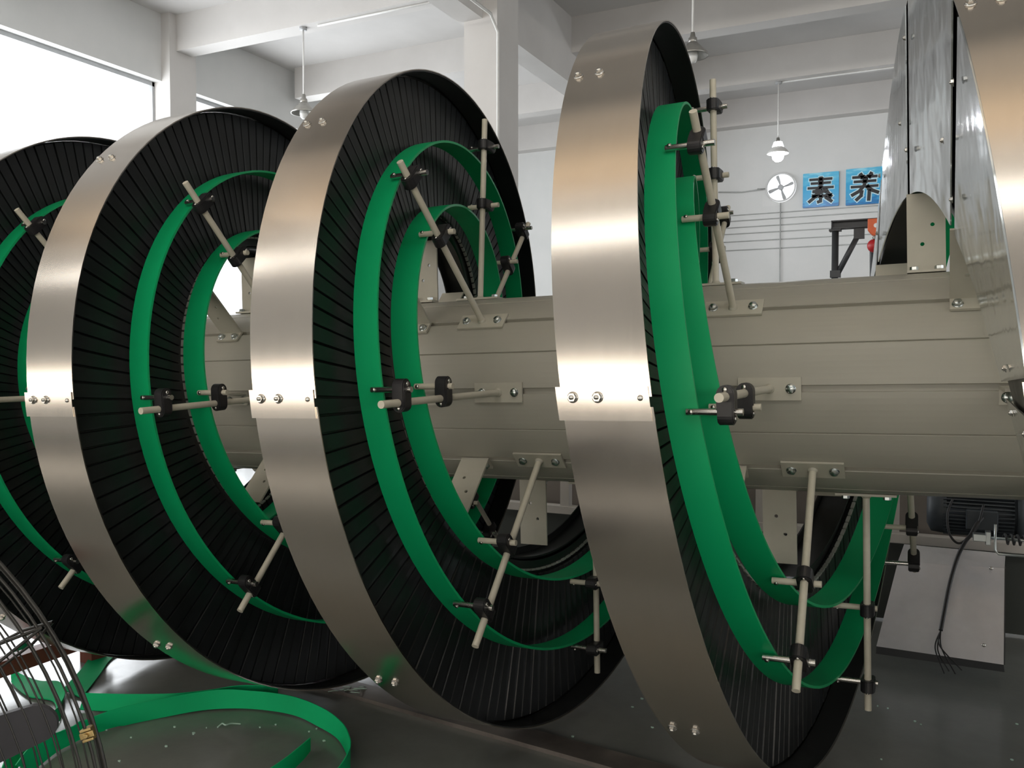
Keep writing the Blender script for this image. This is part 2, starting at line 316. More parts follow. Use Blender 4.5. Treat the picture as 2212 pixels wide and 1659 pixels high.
STROKES = {
 '素': _st(1128, 230, 367, 342, [[(1205, 288), (1418, 272)], [(1313, 265), (1311, 355)], [(1220, 326), (1403, 312)], [(1187, 374), (1433, 357)],
        [(1305, 385), (1240, 407), (1300, 420)], [(1368, 388), (1240, 452)], [(1240, 455), (1410, 440)], [(1385, 412), (1420, 448)], [(1312, 455), (1310, 502), (1288, 510)],
        [(1247, 467), (1195, 510)], [(1370, 466), (1422, 498)]]),
 '养': _st(1588, 190, 380, 347, [[(1733, 236), (1748, 256)], [(1836, 224), (1818, 250)], [(1662, 268), (1884, 251)], [(1677, 309), (1874, 294)], [(1648, 361), (1895, 342)],
        [(1778, 275), (1770, 340), (1722, 398), (1652, 438)], [(1802, 355), (1850, 388), (1903, 405)], [(1745, 402), (1738, 442), (1695, 482)], [(1820, 395), (1815, 478)]]),
}
def sign(ch, pxc, pyc, size, label):
    c = at(pxc, pyc, Y=YF-0.03); e = empty('wall_sign', c); tag(e, label, 'sign', 'blue character signs on the far wall')
    MB().box((0, 0, 0), (size/2, 0.012, size/2)).obj('panel', M_SIGNBLUE, e)
    for nmn, mm, ww, y in (('character_outline', M_GLOW, .150, -.0135), ('character', M_INK, .094, -.0165)):
        m = MB()
        for st in STROKES[ch]:
            for i in range(len(st)-1):
                (x0_, y0_), (x1_, y1_) = st[i], st[i+1]; dd = math.hypot(x1_-x0_, y1_-y0_); ux, uy = (x1_-x0_)/dd, (y1_-y0_)/dd; h = ww/2; ex = h*.8
                hh = h*.8 if abs(uy) < .2 else h
                q = [(x0_-ux*ex-uy*-hh, y0_-uy*ex+ux*-hh), (x0_-ux*ex+uy*-hh, y0_-uy*ex-ux*-hh), (x1_+ux*ex+uy*-hh, y1_+uy*ex-ux*-hh), (x1_+ux*ex-uy*-hh, y1_+uy*ex+ux*-hh)]
                m.prism([((px-.5)*size, (.5-py)*size) for px, py in q], 0, .0012+.0001*i, Matrix.Translation((0, y+.0013, 0)) @ Matrix.Rotation(PI/2, 4, 'X'))
        m.obj(nmn, mm, e)
    MB().box((0, 0, size/2), (size/2, 0.014, 0.006)).box((0, 0, -size/2), (size/2, 0.014, 0.006)).box((size/2, 0, 0), (0.006, 0.014, size/2)).box((-size/2, 0, 0), (0.006, 0.014, size/2)).obj('edge_trim', M_SIGNBLUE, e)
_sz = (at(1811, 410, Y=YF).x-at(1735, 410, Y=YF).x)
sign('素', 1773, 410, _sz, 'blue square sign with the character 素, left one beside the exhaust fan')
sign('养', 1869, 402, _sz*1.04, 'blue square sign with the character 养, right one partly behind the steel coil')

# pendant lamps
def pend_mat_emit():
    m = bpy.data.materials.new('lit_bulb'); m.use_nodes = True; b = m.node_tree.nodes['Principled BSDF']
    b.inputs['Emission Color'].default_value = (0.93, 0.95, 1, 1); b.inputs['Emission Strength'].default_value = 40; return m
M_BULB_ON = pend_mat_emit(); M_BULB = mat('unlit_bulb_glass', (0.75, 0.75, 0.73), 0.2)
M_SHADE = mat('grey_enamel_shade', (0.34, 0.33, 0.30), 0.3, 0.6, build=mottled((0.30, 0.29, 0.27), (0.4, 0.39, 0.36), 10, 0.25, 0.4))
def pendant(px, pyt, pyb, Y, lit, label, r=0.165):
    top = at(px, pyt, Y=Y); z = at(px, pyb, Y=Y).z; t = empty('pendant_lamp', (top.x, Y, z)); tag(t, label, 'lamp', 'pendant lamps under the ceiling beams')
    h = BZ-z
    MB().lathe([(0, h), (0.05, h), (0.05, h-0.03), (0.0, h-0.03)], 16).obj('ceiling_rose', M_ALU, t)
    MB().tube([(0, 0, 0.22), (0, 0, h-0.02)], 0.011, 10).obj('stem', M_WHITEPL, t)
    MB().lathe([(0.0, 0.25), (0.022, 0.25), (0.03, 0.20), (0.045, 0.19), (0.048, 0.13), (0.0, 0.13)], 20).obj('lamp_holder', M_SHADE, t)
    MB().lathe([(0.04, 0.145), (0.055, 0.14), (0.075, 0.115), (0.12, 0.07), (r, 0.025), (r+0.004, 0.0), (r-0.004, 0.004), (0.115, 0.058), (0.06, 0.10), (0.04, 0.11)], 32).obj('shade', M_WHITEPL if lit else M_SHADE, t)  # lit lamp: white shade here and larger bulb below add to its glare
    MB().lathe([(0.0, 0.11), (0.035, 0.10), (0.052, 0.05), (0.055, 0.0), (0.045, -0.045), (0.025, -0.065), (0.0, -0.07)], 20, Matrix.Scale(1.8 if lit else 1, 4)).obj('bulb', M_BULB_ON if lit else M_BULB, t)
    if lit:
        Lp = bpy.data.lights.new('pendant_light', 'POINT'); Lp.energy = 260; Lp.shadow_soft_size = 0.07; Lp.color = (0.93, 0.95, 1)
        lo = bpy.data.objects.new('pendant_light', Lp); COL.objects.link(lo); lo.location = (top.x, Y, z-0.12)
pendant(655, 60, 246, 9.15, False, 'unlit enamel pendant lamp hanging from the beam left of the white column')
pendant(1497, 0, 122, 9.2, False, 'unlit pendant lamp half hidden behind the top of the nearest full steel coil', r=0.16)
pendant(1682, 177, 332, 14.22, True, 'lit pendant lamp glowing white above the exhaust fan', r=0.16)
# conduits on beams and column
def conduit(pts, label, r=0.014):
    tag(MB().tube(pts, r, 8).obj('conduit', M_WHITEPL), label, 'conduit')
q0, q1 = at(668, 58, Y=8.98), at(930, 10, Y=8.98)
conduit([(q0.x, 9.15, BZ-0.014), (XC1-0.05, 9.15, BZ-0.014)], 'white conduit along the underside of the near beam, running right from the left pendant lamp')
zz = BZ-0.012; p = at(1690, 177, Y=14.22)
conduit([(p.x, 14.22, zz), (p.x+3.2, 14.22, zz)], 'white conduit running right from the lit pendant lamp')
conduit([(XC1r+0.02, 8.88, 0.2), (XC1r+0.02, 8.88, GZ-0.2), (XC1r+0.02, 8.7, GZ-0.05), (XC1r+0.02, 3.0, GZ-0.05)], 'white conduit climbing the near column and turning along the girder', 0.018)
# ------------------------------------------------------------------ the spiral conveyor, lying on its side
# machine frame: x along the drum, y away from the camera, z up, origin on the drum axis, one unit = one coil pitch
R, R1, R2, LROD, A0 = 1.3196, 0.7770, 1.0348, 1.1564, 0.3810
X0, EF, EL, ER1, ER2, EB1, EB2, EBL = -0.48385, -0.1089, -0.3405, -0.0725, -0.0775, -0.1776, -0.1689, -0.2092
mR, mU, mF = cam_basis(-0.45092, -0.01856, -0.02121)
mC = Vector((1.0, -3.31753, 0.08739))
def dev(key, u):
    a = DEV[key]; t = (u+3)/0.125; i = max(1, min(46, int(math.floor(t)))); s = max(0.0, min(1.0, t-i))
    if t < 1 or t > 47: return 0.0, 0.0
    r = []
    for y in a:
        p0, p1, p2, p3 = y[i-1], y[i], y[i+1], y[min(i+2, 48)]
        r.append(.5*((2*p1)+(-p0+p2)*s+(2*p0-5*p1+4*p2-p3)*s*s+(-p0+3*p1-3*p2+p3)*s**3))
    return r
MROT = Matrix((RT, UP, FW)).transposed() @ Matrix((mR, mU, mF))      # machine axes to room axes
M0 = Vector((0, 0, -1.5))                                           # the machine root sits at floor level
root = empty('spiral_conveyor', (0, 0, 0))
tag(root, 'spiral conveyor lying on its side, beige drum ringed by steel-edged coils with green strips', 'conveyor')
root.matrix_world = Matrix.Translation(CAM + MROT @ ((M0-mC)*S)) @ MROT.to_4x4()
def lp(x, y, z): return (Vector((x, y, z))-M0)*S
def hp(u, r, off, key=None):
    dx, dr = dev(key, u) if key else (0, 0)
    a = -2*PI*u; rr = r+dr
    return lp(X0+u+off+dx, -rr*math.cos(a), rr*math.sin(a))
def frange(a, b, st):
    n = max(1, int(round((b-a)/st))); return [a+(b-a)*i/n for i in range(n+1)]
def strip(u0, u1, pts, key=None, step=1/120, smooth=True, closed=True):
    """sweep a cross-section of (radius, offset) points along the helix"""
    us = frange(u0, u1, step); n = len(pts); m = MB(); vs = []
    for u in us: vs += [hp(u, r, o, key) for r, o in pts]
    # separate side strips keep their edges crisp
    for j in range(n if closed else n-1):
        q = (j+1) % n; vv = []
        for i in range(len(us)): vv += [vs[i*n+j], vs[i*n+q]]
        m.add(vv, [(2*i, 2*i+1, 2*i+3, 2*i+2) for i in range(len(us)-1)], smooth)
    if closed:
        m.add(vs[:n], [tuple(range(n))]); m.add(vs[-n:], [tuple(reversed(range(n)))])
    return m
U0, U1 = -2.31, 2.62
def frame(u, r, off, key=None, dphi=0.0):
    """4x4 matrix at a helix point: x along the drum, y tangential, z radial outwards"""
    a = -2*PI*u + math.radians(dphi); dx, dr = dev(key, u) if key else (0, 0); rr = r+dr
    p = lp(X0+u+off+dx, -rr*math.cos(a), rr*math.sin(a))
    er = Vector((0, -math.cos(a), math.sin(a))); ex = Vector((1, 0, 0)); et = er.cross(ex)
    return Matrix.Translation(p) @ Matrix((ex, et, er)).transposed().to_4x4()
nut_mb = MB().lathe([(0, 0), (.010, 0), (.010, .0012), (0, .0012)], 20).prism([(.0078*math.cos(PI/3*j), .0078*math.sin(PI/3*j)) for j in range(6)], .0012, .007).lathe([(.004, .007), (.004, .0095), (0, .0095)], 12)
ME_NUT0 = nut_mb.mesh('guard_nut', M_CHROME)
# guide strips, wear strip, belt and its support
o = strip(U0, U1, [(R2-.005, EB2), (R2-.005, ER2), (R2+.004, ER2), (R2+.004, EB2)], 'r2').obj('outer_guide_strip', M_GREEN, root, fix=False)
tag(o, 'green guide strip of the larger radius')
o = strip(U0, U1, [(R1-.005, EB1), (R1-.005, ER1), (R1+.004, ER1), (R1+.004, EB1)], 'r1').obj('inner_guide_strip', M_GREEN, root, fix=False)
tag(o, 'green guide strip nearest the drum')
RB = 0.755
us = frange(U0, U1, 1/131.0); B = MB()
for i, u in enumerate(us[:-1]):
    du = (us[i+1]-u); a, b = u+du*0.055, u+du*0.945; c, d = u+du*0.085, u+du*0.915
    tw = 0.0045; lift = 0.004*math.sin(i*2.4)*0.3
    P = []
    for (q, r) in ((a, RB), (b, RB), (a-tw, R-.012), (b-tw, R-.012)): P.append(hp(q, r, EBL-.014, 'R'))
    for (q, r) in ((a, RB), (b, RB), (a-tw, R-.012), (b-tw, R-.012)): P.append(hp(q, r, EBL-.004+lift, 'R'))
    for (q, r) in ((c, RB+.004), (d, RB+.004), (c-tw, R-.014), (d-tw, R-.014)): P.append(hp(q, r, EBL+.001+lift, 'R'))
    B.add(P, [(0, 1, 3, 2), (8, 10, 11, 9), (0, 4, 5, 1), (2, 3, 7, 6), (0, 2, 6, 4), (1, 5, 7, 3), (4, 8, 9, 5), (6, 7, 11, 10), (4, 6, 10, 8), (5, 9, 11, 7)])
tag(B.obj('slat_belt', M_SLAT, root, fix=False), 'black belt of narrow radial plastic slats')
strip(U0, U1, [(.705, EBL-.022), (.705, EBL-.016), (R-.006, EBL-.016), (R-.006, EBL-.022)], 'R').obj('belt_bed', M_BLACK, root, fix=False)
W = MB()
for u_, un in zip(us[:-1], us[1:]):
    c_, d_ = u_+(un-u_)*.12, u_+(un-u_)*.88
    P = [hp(q, r, o_, 'r1') for r, o_ in ((.7465, EBL-.010), (.7465, EBL+.003), (.7545, EBL+.003), (.7545, EBL-.010)) for q in (c_, d_)]
    W.add(P, [(0, 1, 3, 2), (2, 3, 5, 4), (4, 5, 7, 6), (6, 7, 1, 0), (0, 2, 4, 6), (1, 7, 5, 3)])
tag(W.obj('slat_end_caps', M_WEAR, root, fix=False), 'row of small pale teeth on the inner edge of the belt', kind='stuff')
strip(U0, U1, [(.700, EL+.012), (.700, EBL-.018), (.708, EBL-.018), (.708, EL+.012)], 'r1').obj('inner_side_rail', M_BLACK, root, fix=False)
strip(U0, 1.49, [(.66, EL+.014), (.66, EL+.02), (R-.006, EL+.02), (R-.006, EL+.014)], 'R').obj('underside_panel', M_BLACK, root, fix=False)
# galvanised panels under the rightmost coil, one per sector with dark slits between them
for i in range(9):
    a = 1.5+i/8.0
    if a > 2.6: break
    pn_ = tag(strip(a+.0055, a+.125-.0055, [(.652, EL-.012+.006), (.652, EL-.008+.006), (R-.002, EL+.000), (R-.002, EL-.004)], 'R').obj('underside_panel', M_GALV, root, fix=False), 'shiny galvanised sheet panel under the rightmost coil')
    for du_, rr_ in ((.0105, .80), (.0105, 1.17), (.1145, .92)): put(ME_NUT0, 'panel_nut', pn_, frame(a+du_, rr_, EL-.009) @ Matrix.Rotation(-PI/2, 4, 'Y') @ Matrix.Scale(.7, 4))
strip(1.49, U1, [(.67, EL+.008), (.67, EL+.012), (R-.006, EL+.012), (R-.006, EL+.008)], 'R').obj('backing_plate', M_BLACK, root, fix=False)

# stainless outer guard, one sheet per turn
M_BOLT = M_CHROME
bolt_mb = MB().lathe([(0, 0), (.0115, 0), (.0115, .0015), (0, .0015)], 20).prism([(.0095*math.cos(PI/3*j), .0095*math.sin(PI/3*j)) for j in range(6)], .0015, .0085).lathe([(0, .0105), (.007, .0098), (.0085, .0085)], 20)
ME_BOLT = bolt_mb.mesh('hex_bolt', M_ZINC)
ME_NUT = ME_NUT0
screw_mb = MB().lathe([(0, .0035), (.0025, .0033), (.0045, .0022), (.0052, 0), (0, 0)], 14)
ME_SCREW = screw_mb.mesh('cap_screw', M_CHROME)
j = -4
while j < 3:
    a, b = max(j+.0015, U0), min(j+1.0-.0015, U1)
    if a < b:
        g = strip(a, b, [(R-.0015, EL), (R-.0015, EF), (R+.0025, EF), (R+.0025, EL)], 'R').obj('outer_guard', M_STEEL, root, fix=False)
        tag(g, 'brushed stainless steel outer band of one coil')
        strip(a, b, [(R-.006, EBL+.002), (R-.006, EF-.003), (R-.0022, EF-.003), (R-.0022, EBL+.002)], 'R').obj('inner_liner', M_BLACK, g, fix=False)
        for i in range(0, 8):
            u = j+i/8.0
            if a-.01 < u < b:
                for off in (-.310, -.245): put(ME_NUT, 'guard_nut', g, frame(u, R+.0025 if i else R+.0055, off, 'R', 0.0 if i else 0.5))
    if U0 < j < U1:
        pl = strip(j-.0045, j+.0055, [(R+.0028, EL-.012), (R+.0028, EF-.006), (R+.0058, EF-.006), (R+.0058, EL-.012)], 'R', step=1/400).obj('joint_plate', M_STEEL, root, fix=False)
        put(ME_SCREW, 'rivet', pl, frame(j, R+.0058, -.138, 'R', .4))
    j += 1

# beige drum with eight slots and eight fine seams
prof = []
N = 16
for i in range(N):
    c = i*22.5
    if i % 2 == 0: hwid, dep = math.degrees(.0105/A0), .016
    else: hwid, dep = math.degrees(.0018/A0), .006
    prof += [(c-hwid-.25, A0), (c-hwid, A0-.0025), (c-hwid+.02, A0-dep), (c+hwid-.02, A0-dep), (c+hwid, A0-.0025), (c+hwid+.25, A0)]
    nxt = c+22.5; hn = math.degrees(.0018/A0) if i % 2 == 0 else math.degrees(.0105/A0)
    s0, s1 = c+hwid+.25, nxt-hn-.25
    prof += [(s0+(s1-s0)*t/7, A0) for t in range(1, 7)]
def drum(x0, x1):
    m = MB(); n = len(prof); vs = []
    for x in (x0, x1):
        for d, r in prof: a = math.radians(d); vs.append(lp(x, -r*math.cos(a), r*math.sin(a)))
    m.add(vs, [(i, (i+1) % n, n+(i+1) % n, n+i) for i in range(n)]); m.add(vs, [tuple(range(n)), tuple(reversed(range(n, 2*n)))])
    return m
tag(drum(-3.2, 2.75).obj('drum', M_DRUM, root), 'beige central drum with level slots and seams')

# folded support brackets between drum and belt bed
def plate_cell(mb, x0, x1, z0, z1, y0, y1, hole=None):
    if not hole:
        return mb.span((x0, y0, z0), (x1, y1, z1))
    hx, hz, hr = hole; n = 16; o = []; i_ = []
    cx, cz, wx, wz = (x0+x1)/2, (z0+z1)/2, (x1-x0)/2, (z1-z0)/2
    for q in range(n):
        a = 2*PI*q/n+PI/16*0; c, s_ = math.cos(a), math.sin(a); kk = 1/max(abs(c), abs(s_))
        o.append((cx+wx*c*kk, cz+wz*s_*kk)); i_.append((hx+hr*c, hz+hr*s_))
    vs = [(x, y0, z) for x, z in o]+[(x, y0, z) for x, z in i_]+[(x, y1, z) for x, z in o]+[(x, y1, z) for x, z in i_]
    fs = []
    for q in range(n):
        w_ = (q+1) % n
        fs += [(q, w_, n+w_, n+q), (2*n+q, 3*n+q, 3*n+w_, 2*n+w_), (n+q, n+w_, 3*n+w_, 3*n+q), (q, 2*n+q, 2*n+w_, w_)]
    return mb.add(vs, fs)
aw = .060*S; th = .003
br = MB(); zt = (.655-A0)*S
br2 = [(0, .10*S), (.10*S, .15*S), (.15*S, .20*S), (.20*S, zt)]
plate_cell(br, -aw, aw, 0, .07*S, -th, th)
plate_cell(br, -aw, aw, .07*S, .13*S, -th, th, (-.012*S, .10*S, .0085*S*.8))
plate_cell(br, -aw, aw, .13*S, .19*S, -th, th, (.02*S, .165*S, .0085*S*.8))
plate_cell(br, -aw, aw, .19*S, zt, -th, th)
br.span((-aw, -.052*S, 0), (aw, -th, 2*th))
ME_BR = br.mesh('support_bracket', M_CREAM)
u = U0+.06
i = round(-2.25*8)
while i/8.0 < 2.55:
    u = i/8.0; i += 1
    b = put(ME_BR, 'support_bracket', root, frame(u, A0+.0005, -.285))
    for dx in (-.038, .038): put(ME_BOLT, 'hex_bolt', b, Matrix.Translation((dx*S, -.03*S, 2*th)))

# guide posts: base plate, rod, two cross clamps, two pins
ME_PLATE = MB().span((-.1*S, -.0375*S, 0), (.1*S, .0375*S, .006)).mesh('base_plate', M_CREAM)
def stadium(hl, hw_, n=10):   # long axis y, rounded at +y
    return [(-hw_, -hl), (hw_, -hl)] + [(hw_*math.cos(PI*q/n), hl-hw_+hw_*math.sin(PI*q/n)) for q in range(n+1)]
def clamp_mesh(sgn):
    m = MB()
    hw_ = .0235*S; 
    # block holding the rod: rounded outline in the axial/tangential plane
    pa = [(x, -(y)) for x, y in stadium(.034*S, hw_)]
    Ma = Matrix.Translation((0, 0.004*S, 0))
    m.prism(pa, -.021*S, .021*S, Ma)
    # block holding the pin: rounded outline in the radial/tangential plane
    pb = stadium(.034*S, hw_)
    Mb_ = Matrix.Translation((0, .040*S, 0)) @ Matrix.Rotation(PI/2, 4, 'Y')
    m.prism(pb, -.021*S, .021*S, Mb_)
    m.prism([(x*1.02, y) for x, y in [(-.021*S, -.012*S), (.021*S, -.012*S), (.021*S, .03*S), (-.021*S, .03*S)]], -.0225*S, .0225*S)
    if sgn < 0: m.v = [(x, -y, z) for x, y, z in m.v]
    o = m.obj('cross_clamp', M_CLAMP); me = o.data; bpy.data.objects.remove(o)
    import bmesh
    bm = bmesh.new(); bm.from_mesh(me); bmesh.ops.bevel(bm, geom=[e for e in bm.edges if e.calc_face_angle(0) > .6], offset=.0022, segments=2, affect='EDGES'); bm.to_mesh(me); bm.free()
    return me
ME_CL = {1: clamp_mesh(1), -1: clamp_mesh(-1)}
def pin_mesh(m_, r):
    mb = MB().tube([(-.103*S, 0, 0), (.044*S, 0, 0)], r, 16)
    return mb.mesh('guide_pin', m_)
ME_PIN = {0: pin_mesh(M_ROD, .0072), 1: pin_mesh(M_CHROME, .0066)}
ME_COLLAR = MB().lathe([(.017*S, 0), (.0155*S, .004), (.0125*S, .0065), (.0, .007)], 20).mesh('weld_collar', M_CREAM)
ME_ROD = {}
i = -18
while i/8.0 < 2.5:
    u = i/8.0; i += 1
    k_ = math.floor(u+.5); ph = int(round((k_-u)*360)); 
    if ph == -180: ph = 180
    # photographed posts carry small measured offsets
    kk, pp = k_, ph
    dx, dp, dl, tilt = POST_FIT.get((kk, pp), (0, 0, 0, 0))
    fr = frame(u, A0, dx, None, dp)
    Ld = (LROD+dl-A0)*S
    tm = Matrix.Shear('XY', 4, (tilt*S/Ld, 0)) if tilt else Matrix.Identity(4)
    key = (round(Ld, 4), tilt)
    rod = MB().tube([(0, 0, .004), (tilt*S, 0, Ld)], .0085, 18)
    post = rod.obj('guide_post', M_ROD, root, fix=False); post.matrix_basis = fr
    tag(post, 'cream painted rod standing out from the drum')
    put(ME_PLATE, 'base_plate', post)
    put(ME_COLLAR, 'weld_collar', post, Matrix.Translation((0, 0, .006)))
    for bx in (-.068, .068): put(ME_BOLT, 'hex_bolt', post, Matrix.Translation((bx*S, 0, .006)))
    sg = -1 if (kk >= 1) else 1
    if (kk, pp) in ((1, 90), (1, -135), (0, 135)): sg = -sg
    for q, (rr, key_) in enumerate(((R1, 'r1'), (R2, 'r2'))):
        zr = (rr+dev(key_, u)[1]+.0165-A0)*S
        xx = tilt*S*zr/Ld
        rz = 1
        put(ME_CL[sg], 'cross_clamp', post, Matrix.Translation((xx, 0, zr)))
        py_ = sg*.040*S
        xp = (-.0 - dx)*S
        pn = put(ME_PIN[q], 'guide_pin', post, Matrix.Translation((xp, py_, zr)))
        tag(pn, 'steel cross pin' if q else 'cream cross pin')
        put(ME_SCREW, 'cap_screw', post, Matrix.Translation((xp-.090*S, py_, zr+.0066)))
        put(ME_SCREW, 'cap_screw', post, Matrix.Translation((xx+.021*S, py_+sg*.018*S, zr)) @ Matrix.Rotation(PI/2, 4, 'Y'))
        put(ME_SCREW, 'cap_screw', post, Matrix.Translation((xx, -sg*.018*S, zr+.021*S)))
# ------------------------------------------------------------------ machinery seen behind the coils
YM = 3.75
def P3(px, py, Y): return at(px, py, Y=Y)
M_LIGHTSTEEL = mat('painted_light_channel', (0.52, 0.50, 0.47), 0.35, build=mottled((0.48, 0.46, 0.43), (0.57, 0.55, 0.52), 4, 0.3, 0.45))
fr = empty('machine_frame', (P3(1600, 1135, YM).x, YM, 0)); tag(fr, 'pale horizontal channel frame on uprights standing behind the coils', 'frame')
fo = fr.location
def lb(a, b): return MB().span([a[i]-fo[i] for i in range(3)], [b[i]-fo[i] for i in range(3)])
z0, z1 = P3(1230, 1112, YM).z, P3(1230, 1096, YM).z
xa, xb = P3(900, 1095, YM).x, P3(2480, 1190, YM).x
lb((xa, YM, z0), (xb, YM+.05, z1+.004)).obj('channel_rail', M_LIGHTSTEEL, fr, bevel=.003)
M_UNDERSHADE = mat('under_frame_shade', (0.04, 0.048, 0.044), 0.6, build=mottled((0.034, 0.042, 0.038), (0.05, 0.058, 0.053), 4, 0.5, 0.65))  # green-grey of the shadow under the frame
M_TAN = mat('dusty_tan_panel', (0.15, 0.135, 0.12), 0.6, build=mottled((0.13, 0.118, 0.105), (0.18, 0.16, 0.145), 3, 0.5, 0.7))
lb((xa, YM+.30, z0-.12), (xb, YM+.32, z0+.50)).obj('back_panel', M_TAN, fr)
lb((xa, YM+.06, .01), (xb, YM+.08, z0+.01)).obj('shade_panel', M_UNDERSHADE, fr)  # added dark sheet, stands in for the shadow below the channel
for px in (1222, 1645, 1930):
    x = P3(px, 1080, YM+.02).x; lb((x-.022, YM+.005, z1-.02), (x+.022, YM+.045, z1+.45)).obj('upright', M_LIGHTSTEEL, fr)
for x in (xa+.1, (xa+xb)/2, xb-.1):
    lb((x-.025, YM+.005, 0), (x+.025, YM+.045, z0)).obj('leg', M_LIGHTSTEEL, fr)
# sloping sheet metal cover below the frame
M_SHEET = mat('dull_stainless_sheet', (0.69, 0.69, 0.73), 0.4, 0.45, build=mottled((0.62, 0.62, 0.66), (0.76, 0.76, 0.80), 6, 0.34, 0.46))
YC = 3.45
tl, tr = P3(1953, 1176, YC+.0), P3(2172, 1196, YC+.0)
tl2, tr2 = P3(1940, 1212, YC-.02), P3(2170, 1228, YC-.02)
bl, brr = P3(1893, 1396, YC-.24), P3(2168, 1436, YC-.24)
bl2, br2 = P3(1892, 1412, YC-.24), P3(2170, 1452, YC-.24)
cv = empty('sheet_cover', ((bl.x+brr.x)/2, YC-.2, 0)); tag(cv, 'sloping stainless sheet cover on the floor behind the coils, black cable hanging across it', 'cover')
def quadbox(a, b, c, d, t=Vector((0, .004, 0))):
    vs = [Vector(p)-cv.location for p in (a, b, c, d)]; vs += [p+t for p in vs]
    return MB().add(vs, [(0, 1, 2, 3), (7, 6, 5, 4), (0, 4, 5, 1), (1, 5, 6, 2), (2, 6, 7, 3), (3, 7, 4, 0)])
quadbox(tl2, tr2, brr, bl).obj('sloping_panel', M_SHEET, cv)
quadbox(tl, tr, tr2, tl2).obj('top_flange', M_SHEET, cv)
quadbox(bl, brr, Vector((br2.x, br2.y, max(.005, br2.z))), Vector((bl2.x, bl2.y, max(.005, bl2.z)))).obj('bottom_lip', M_DARK, cv)
for px, py in ((2141, 1228), (2125, 1394), (1965, 1394), (1905, 1394)):
    t_ = (py-1220)/(1420-1220); p = P3(px, py, YC-.02-.22*t_-.006)
    put(ME_SCREW, 'cap_screw', cv, Matrix.Translation(p-cv.location) @ Matrix.Rotation(PI/2, 4, 'X') @ Matrix.Scale(1.3, 4))
sd = MB(); vs = [Vector(p)-cv.location for p in (tr2, brr, Vector((brr.x, YC+.25, brr.z)), Vector((tr2.x, YC+.25, tr2.z)))]
sd.add(vs+[p+Vector((.004, 0, 0)) for p in vs], [(0, 1, 2, 3), (7, 6, 5, 4), (0, 4, 5, 1), (1, 5, 6, 2), (2, 6, 7, 3), (3, 7, 4, 0)])
sd.obj('side_panel', M_DARK, cv)
# finned drive motor
mo = P3(2112, 1108, 3.55); mt = empty('drive_motor', mo); tag(mt, 'dark blue-grey finned electric motor hanging under the right end of the drum', 'motor')
M_MOTOR = mat('blue_grey_cast_paint', (0.045, 0.055, 0.065), 0.5, build=mottled((0.038, 0.047, 0.056), (0.055, 0.066, 0.077), 12, 0.42, 0.6))
ml = P3(2205, 1108, 3.55).x-P3(2040, 1108, 3.55).x; mr = .078
Rx = Matrix.Rotation(PI/2, 4, 'Y')
MB().tube([(-ml/2, 0, 0), (ml/2, 0, 0)], mr*.9, 32).obj('body', M_MOTOR, mt)
fin = MB()
for q in range(36):
    a = 2*PI*q/36; fin.box((0, 0, 0), (ml*.46, .0022, .010), Matrix.Rotation(a, 4, 'X') @ Matrix.Translation((0, 0, mr*.95)))
fin.obj('cooling_fins', M_MOTOR, mt)
MB().lathe([(0, -.045), (mr*.6, -.045), (mr*.97, -.03), (mr*1.02, 0), (mr*1.02, .02)], 32, Matrix.Translation((-ml/2, 0, 0)) @ Rx).obj('fan_cowl', M_MOTOR, mt)
MB().lathe([(mr*1.1, 0), (mr*1.1, .02), (0, .02), (0, 0), (mr*1.1, 0)], 32, Matrix.Translation((ml/2, 0, 0)) @ Rx).obj('end_flange', M_MOTOR, mt)
MB().box((.01, -mr*1.0, -.01), (.05, .025, .035)).obj('terminal_box', M_MOTOR, mt, bevel=.004)
MB().box((0, 0, mr+.05), (ml*.35, .05, .05)).obj('mounting_bracket', M_DARK, mt, bevel=.003)
# black cables
M_CABLE = mat('black_cable', (0.012, 0.012, 0.013), 0.5, build=mottled((0.010, 0.010, 0.011), (0.018, 0.018, 0.019), 30, 0.42, 0.6))
def curve_pts(ps, n=10):
    out = []
    for i in range(len(ps)-1):
        p0, p1, p2, p3 = ps[max(i-1, 0)], ps[i], ps[i+1], ps[min(i+2, len(ps)-1)]
        for j in range(n):
            s = j/n; out.append(.5*((2*p1)+(-p0+p2)*s+(2*p0-5*p1+4*p2-p3)*s*s+(-p0+3*p1-3*p2+p3)*s**3))
    return out+[ps[-1]]
pts = [(2122, 1118, 3.40), (2108, 1135, 3.38), (2097, 1155, 3.37), (2084, 1172, 3.36), (2068, 1205, 3.34), (2052, 1260, 3.28), (2040, 1320, 3.20), (2032, 1362, 3.16)]
cb = MB().tube(curve_pts([P3(x, y, Y) for x, y, Y in pts]), .0065, 10)
c1 = cb.obj('motor_cable', M_CABLE); tag(c1, 'black cable hanging from the motor over the sheet cover, its wires splayed at the end', 'cable')
for ex in ((2026, 1405, 2050, 1450), (2034, 1400, 2064, 1456), (2030, 1395, 2078, 1448), (2020, 1400, 2040, 1455)):
    MB().tube(curve_pts([P3(2032, 1362, 3.16), P3(ex[0], ex[1], 3.14), P3(ex[2], ex[3], 3.10)]), .0022, 8).obj('wire_core', M_CABLE, c1)
MB().tube(curve_pts([P3(x, y, Y) for x, y, Y in ((2058, 1078, 3.42), (2047, 1110, 3.40), (2050, 1150, 3.38), (2066, 1172, 3.37), (2084, 1168, 3.37), (2110, 1140, 3.38), (2125, 1090, 3.40))]), .004, 8).obj('cable_loop', M_CABLE, c1)
